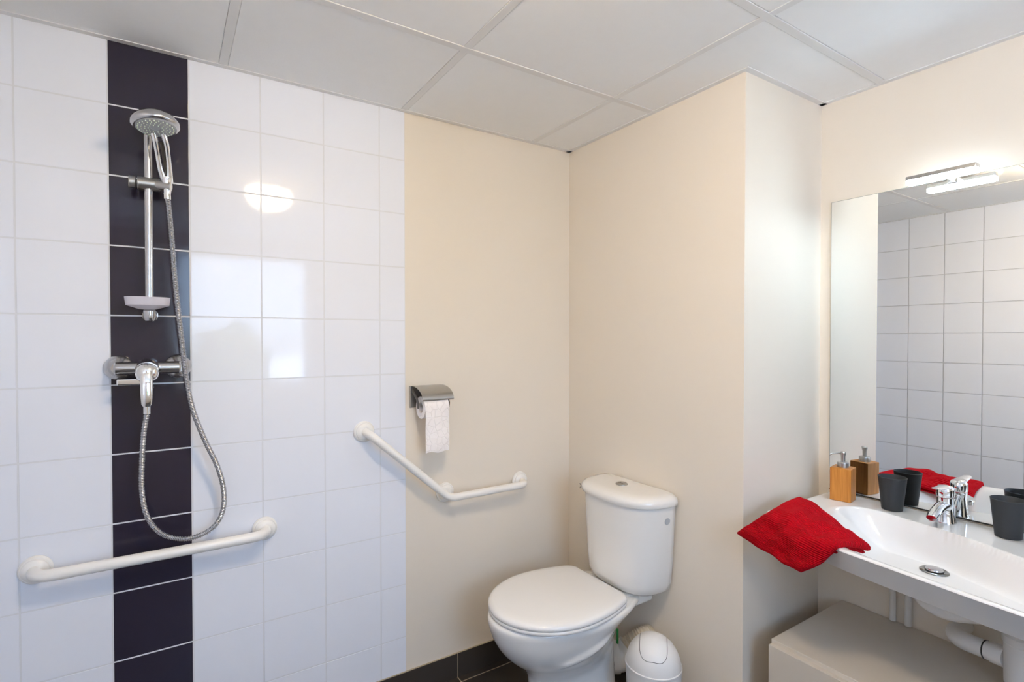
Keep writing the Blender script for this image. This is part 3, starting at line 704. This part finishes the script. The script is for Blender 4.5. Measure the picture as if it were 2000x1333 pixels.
# ------------------------------------------------------------------ basin tap
fx, fy = 2.112, -1.240
t = thing('basin_tap', (fx, fy, ZT), 'chrome single-lever basin tap at the back of the washbasin', 'tap')
MB().lathe([(0.0265, 0), (0.0265, 0.003), (0.0250, 0.006), (0.0225, 0.030), (0.0200, 0.055), (0.0205, 0.068), (0.0205, 0.074)], 36, T(fx, fy, ZT)).obj('tap_body', m_chrome, t, 50)
sp = []
for x, z, a, b in [(fx-0.008, 0.048, 0.019, 0.020), (fx-0.035, 0.049, 0.0165, 0.0135), (fx-0.065, 0.044, 0.0150, 0.0105), (fx-0.090, 0.036, 0.0145, 0.0090), (fx-0.103, 0.030, 0.0125, 0.0075)]:
    sp.append([(x+b*0.35*math.sin(2*PI*k/24)*0, fy+a*math.cos(2*PI*k/24), ZT+z+b*math.sin(2*PI*k/24)) for k in range(24)])
MB().loft(sp).obj('spout', m_chrome, t, 60)
MB().lathe([(0.010, 0), (0.0115, 0.002), (0.0115, 0.012)], 24, align((fx-0.088, fy, ZT+0.031), (-0.15, 0, -1))).obj('aerator', m_chrome_dull, t)
MB().lathe([(0.0205, 0.0765), (0.0218, 0.079), (0.0215, 0.100), (0.018, 0.107), (0.006, 0.110), (0.001, 0.1102)], 32, T(fx, fy, ZT)).obj('lever_cap', m_chrome, t, 60)
lv = []
for x, z, a, b in [(fx+0.012, 0.101, 0.013, 0.005), (fx-0.012, 0.106, 0.0165, 0.006), (fx-0.035, 0.107, 0.0140, 0.0045), (fx-0.058, 0.109, 0.0125, 0.0036), (fx-0.072, 0.111, 0.0115, 0.0030), (fx-0.077, 0.112, 0.008, 0.002)]:
    lv.append([(x, fy+a*math.cos(2*PI*k/20), ZT+z+b*math.sin(2*PI*k/20)) for k in range(20)])
MB().loft(lv).obj('lever', m_chrome, t, 60)
MB().tube([(fx+0.028, fy-0.004, ZT+0.001), (fx+0.036, fy-0.016, ZT+0.066)], 0.0030, 10).lathe([(0.003, 0.0), (0.0058, 0.002), (0.0058, 0.014), (0.003, 0.016)], 14, align((fx+0.036, fy-0.016, ZT+0.064), (0.12, -0.18, 1))).obj('pop_up_rod', m_chrome, t)

# ------------------------------------------------------------------ tumblers, soap dispenser
def tumbler(x, y, label):
    m = MB().lathe([(0.0240, 0.0), (0.0262, 0.001), (0.0268, 0.004), (0.0360, 0.097), (0.0367, 0.0995), (0.0355, 0.1005), (0.0340, 0.0985), (0.0250, 0.006), (0.001, 0.005)], 56, T(x, y, ZT+0.0005) @ Matrix.Scale(1.055, 4), sy=1.0)
    return m.obj('tumbler', m_cup, smooth=50), label
for (x, y, lb) in ((2.108, -1.107, 'charcoal tumbler between the bamboo soap dispenser and the tap'), (2.105, -1.380, 'charcoal tumbler to the right of the tap, cut by the picture edge')):
    o, _ = tumbler(x, y, lb); tag(o, lb, 'tumbler', 'charcoal tumblers on the washbasin')
sx, sy, rz = 2.088, -0.972, math.radians(10)
t = thing('soap_dispenser', (sx, sy, ZT), 'square bamboo soap dispenser with steel pump at the left end of the washbasin', 'soap dispenser')
RM = T(sx, sy, ZT+0.0005) @ Matrix.Rotation(rz, 4, 'Z')
MB().box((-0.031, -0.031, 0), (0.031, 0.031, 0.111), 0.002, 2, RM).obj('bamboo_body', m_bamboo, t, 30)
pc = MB().lathe([(0.0165, 0.110), (0.0170, 0.111), (0.0170, 0.126), (0.0160, 0.128), (0.007, 0.129)], 32, RM).obj('pump_collar', m_steel, t)
MB().lathe([(0.0062, 0.127), (0.0065, 0.150), (0.0085, 0.155), (0.0088, 0.161), (0.0070, 0.163)], 24, RM).obj('pump_stem', m_steel, t)
MB().tube([Vector((sx, sy, ZT))+Vector(p) for p in ((0.0, 0.0, 0.1585), (-0.016, 0.010, 0.1582), (-0.032, 0.020, 0.1570), (-0.039, 0.0245, 0.1535))], 0.0024, 12).obj('pump_nozzle', m_chrome_dull, t)

# ------------------------------------------------------------------ towel
NET = [
[(1.63, -0.87, 0.756), (1.645, -0.904, 0.792), (1.68, -0.927, 0.821), (1.769, -0.929, 0.838), (1.924, -0.915, 0.84)],
[(1.615, -0.933, 0.748), (1.63, -0.969, 0.783), (1.655, -0.999, 0.828), (1.745, -1.008, 0.842), (1.89, -0.995, 0.832)],
[(1.6, -0.995, 0.741), (1.61, -1.033, 0.783), (1.638, -1.06, 0.827), (1.714, -1.078, 0.838), (1.831, -1.085, 0.812)],
[(1.59, -1.044, 0.732), (1.6, -1.089, 0.773), (1.625, -1.118, 0.823), (1.71, -1.133, 0.824), (1.81, -1.144, 0.793)],
[(1.585, -1.091, 0.725), (1.595, -1.136, 0.767), (1.612, -1.17, 0.818), (1.704, -1.176, 0.806), (1.785, -1.189, 0.779)],
]
def towel_mesh(under=False):
    N = 64; cols_ = [[None]*(N+1) for _ in range(N+1)]
    rs = [spline(r_, 16) for r_ in NET]
    for j in range(N+1):
        sp_ = spline([r_[j] for r_ in rs], 16)
        for i in range(N+1): cols_[i][j] = sp_[i].copy()
    src = [[p.copy() for p in c_] for c_ in cols_]
    def samp(a, b):
        a = max(0, min(N-1e-6, a)); b = max(0, min(N-1e-6, b)); i0, j0 = int(a), int(b); fa, fb = a-i0, b-j0
        return (src[i0][j0]*(1-fa)+src[i0+1][j0]*fa)*(1-fb)+(src[i0][j0+1]*(1-fa)+src[i0+1][j0+1]*fa)*fb
    for i in range(N+1):
        for j in range(N+1):
            x_, y_ = i/N*2-1, j/N*2-1; k_ = 1-0.035*(abs(x_*y_))**5
            wob = 1+0.012*math.sin(9*x_+2*y_)*max(abs(x_), abs(y_))**4-0.012*max(abs(x_), abs(y_))**4
            cols_[i][j] = samp((x_*k_*wob+1)/2*N, (y_*k_*wob+1)/2*N)
    nrm = [[None]*(N+1) for _ in range(N+1)]
    for i in range(N+1):
        for j in range(N+1):
            a = cols_[min(i+1, N)][j]-cols_[max(i-1, 0)][j]; b = cols_[i][min(j+1, N)]-cols_[i][max(j-1, 0)]
            n_ = a.cross(b).normalized()
            if n_.z < 0 and abs(n_.z) > 0.2: n_ = -n_
            if n_.x > 0.5: n_ = -n_
            nrm[i][j] = n_
    if under:
        mid = cols_[N//2][N//2].copy()
        for i in range(N+1):
            for j in range(N+1):
                cols_[i][j] = mid+(cols_[i][j]-mid)*0.955+Vector((0.006, 0, 0))-nrm[i][j]*0.013
    v, f, uv = [], [], []
    def h(i, j):
        u, w = i/N, j/N
        return 0.0065*math.sin(u*8+w*5)*math.sin(w*6+0.5)+0.0045*math.sin(14*w-7*u+1)+0.0024*math.sin(27*u+9*w)+0.0013*math.sin(41*w+11*u)
    if under: h = lambda i, j: 0.0015*math.sin(i*0.25+j*0.2)
    def lay(off, puff, flip):
        o = len(v)
        for i in range(N+1):
            for j in range(N+1):
                e_ = min(i, N-i, j, N-j)/N; k = math.sqrt(max(0, 1-(1-min(1, e_/0.05))**2))
                v.append(cols_[i][j]+nrm[i][j]*(off+puff*k+h(i, j)*min(1, e_*6+0.3))); uv.append((i/N, j/N))
        for i in range(N):
            for j in range(N):
                a = o+i*(N+1)+j; q = [a, a+N+1, a+N+2, a+1]; f.append(q[::-1] if flip else q)
        return o
    top = lay(-0.006, 0.009 if not under else 0.003, False); bot = lay(-0.009, -0.005, True)
    for k in range(N):
        for (a, b) in ((k, k+1), (N*(N+1)+k, N*(N+1)+k+1), (k*(N+1), (k+1)*(N+1)), (k*(N+1)+N, (k+1)*(N+1)+N)):
            f.append([top+a, top+b, bot+b, bot+a])
    return v, f, uv
v, f, uv = towel_mesh()
to = MB().add(v, f).obj('towel', m_towel, smooth=70)
ul = to.data.uv_layers.new(name='weave')
for lp in to.data.loops: ul.data[lp.index].uv = uv[lp.vertex_index]
v, f, uv = towel_mesh(True)
tu = MB().add(v, f).obj('under_fold', m_towel, to, smooth=70)
ul = tu.data.uv_layers.new(name='weave')
for lp in tu.data.loops: ul.data[lp.index].uv = uv[lp.vertex_index]
tag(to, 'folded red terry towel draped over the left front corner of the washbasin', 'towel')

# ------------------------------------------------------------------ pipes under the basin
t = thing('basin_trap', (2.0, -1.4, 0.5), 'white plastic waste trap and pipes under the washbasin', 'pipe')
MB().tube([(dX, dY, 0.692), (dX, dY, 0.655)], 0.020, 24).obj('waste_tail', m_plastic, t)
MB().tube([(dX, dY, 0.672), (dX, dY, 0.655)], 0.024, 24).obj('waste_nut', m_plastic, t)
P = spline([(1.948, -1.225, 0.655), (1.948, -1.240, 0.627), (1.955, -1.283, 0.606), (1.972, -1.335, 0.612), (2.0, -1.385, 0.628), (2.03, -1.42, 0.636)], 8)
MB().tube(P, 0.018, 24, radii=[0.012+0.008*ss(i/8) for i in range(len(P))]).obj('curved_waste', m_plastic, t, 60)
tx, ty = 2.035, -1.425
MB().lathe([(0.030, 0.445), (0.034, 0.450), (0.036, 0.555), (0.037, 0.558)], 36, T(tx, ty, 0)).obj('bottle_trap', m_plastic, t)
MB().lathe([(0.0370, 0.558), (0.0385, 0.560), (0.0385, 0.578), (0.030, 0.584), (0.026, 0.588), (0.026, 0.640)], 36, T(tx, ty, 0)).obj('trap_nut', m_plastic, t)
MB().tube([(tx+0.005, ty+0.03, 0.505), (tx+0.012, ty+0.060, 0.503)], 0.027, 28).obj('outlet_nut', m_plastic, t)
P = spline([(tx+0.012, ty+0.055, 0.503), (tx+0.020, ty+0.100, 0.500), (tx+0.030, ty+0.132, 0.498), (tx+0.065, ty+0.152, 0.497), (XD-0.003, ty+0.156, 0.497)], 8)
MB().tube(P, 0.0245, 28).obj('outlet_pipe', m_plastic, t, 60)
MB().tube([P[3], P[3]+(P[4]-P[3]).normalized()*0.003], 0.0256, 28).obj('black_seal', m_black_rubber_gap, t)
for px_, lb in ((-1.093, 'left one of two slim white water pipes on the wall under the washbasin'), (-1.135, 'right one of two slim white water pipes on the wall under the washbasin')):
    t = thing('water_pipe', (2.150, px_, 0.3), lb, 'pipe', 'water pipes under the washbasin')
    MB().tube([(2.1575, px_, 0.434), (2.1575, px_, 0.552)], 0.0092, 18).obj('pipe_tube', m_pipe, t)
    MB().tube([(2.1575, px_, 0.550), (2.1575, px_, 0.572)], 0.0115, 6).tube([(2.1575, px_, 0.561), (2.135, px_-0.004, 0.561)], 0.006, 10).obj('pipe_valve', m_pipe, t)
    MB().tube(spline([(2.1575, px_, 0.570), (2.152, px_, 0.61), (2.135, px_-0.006, 0.66), (2.12, px_-0.010, 0.70), (2.115, px_-0.012, 0.735)], 6), 0.004, 10).obj('supply_hose', m_hose, t)
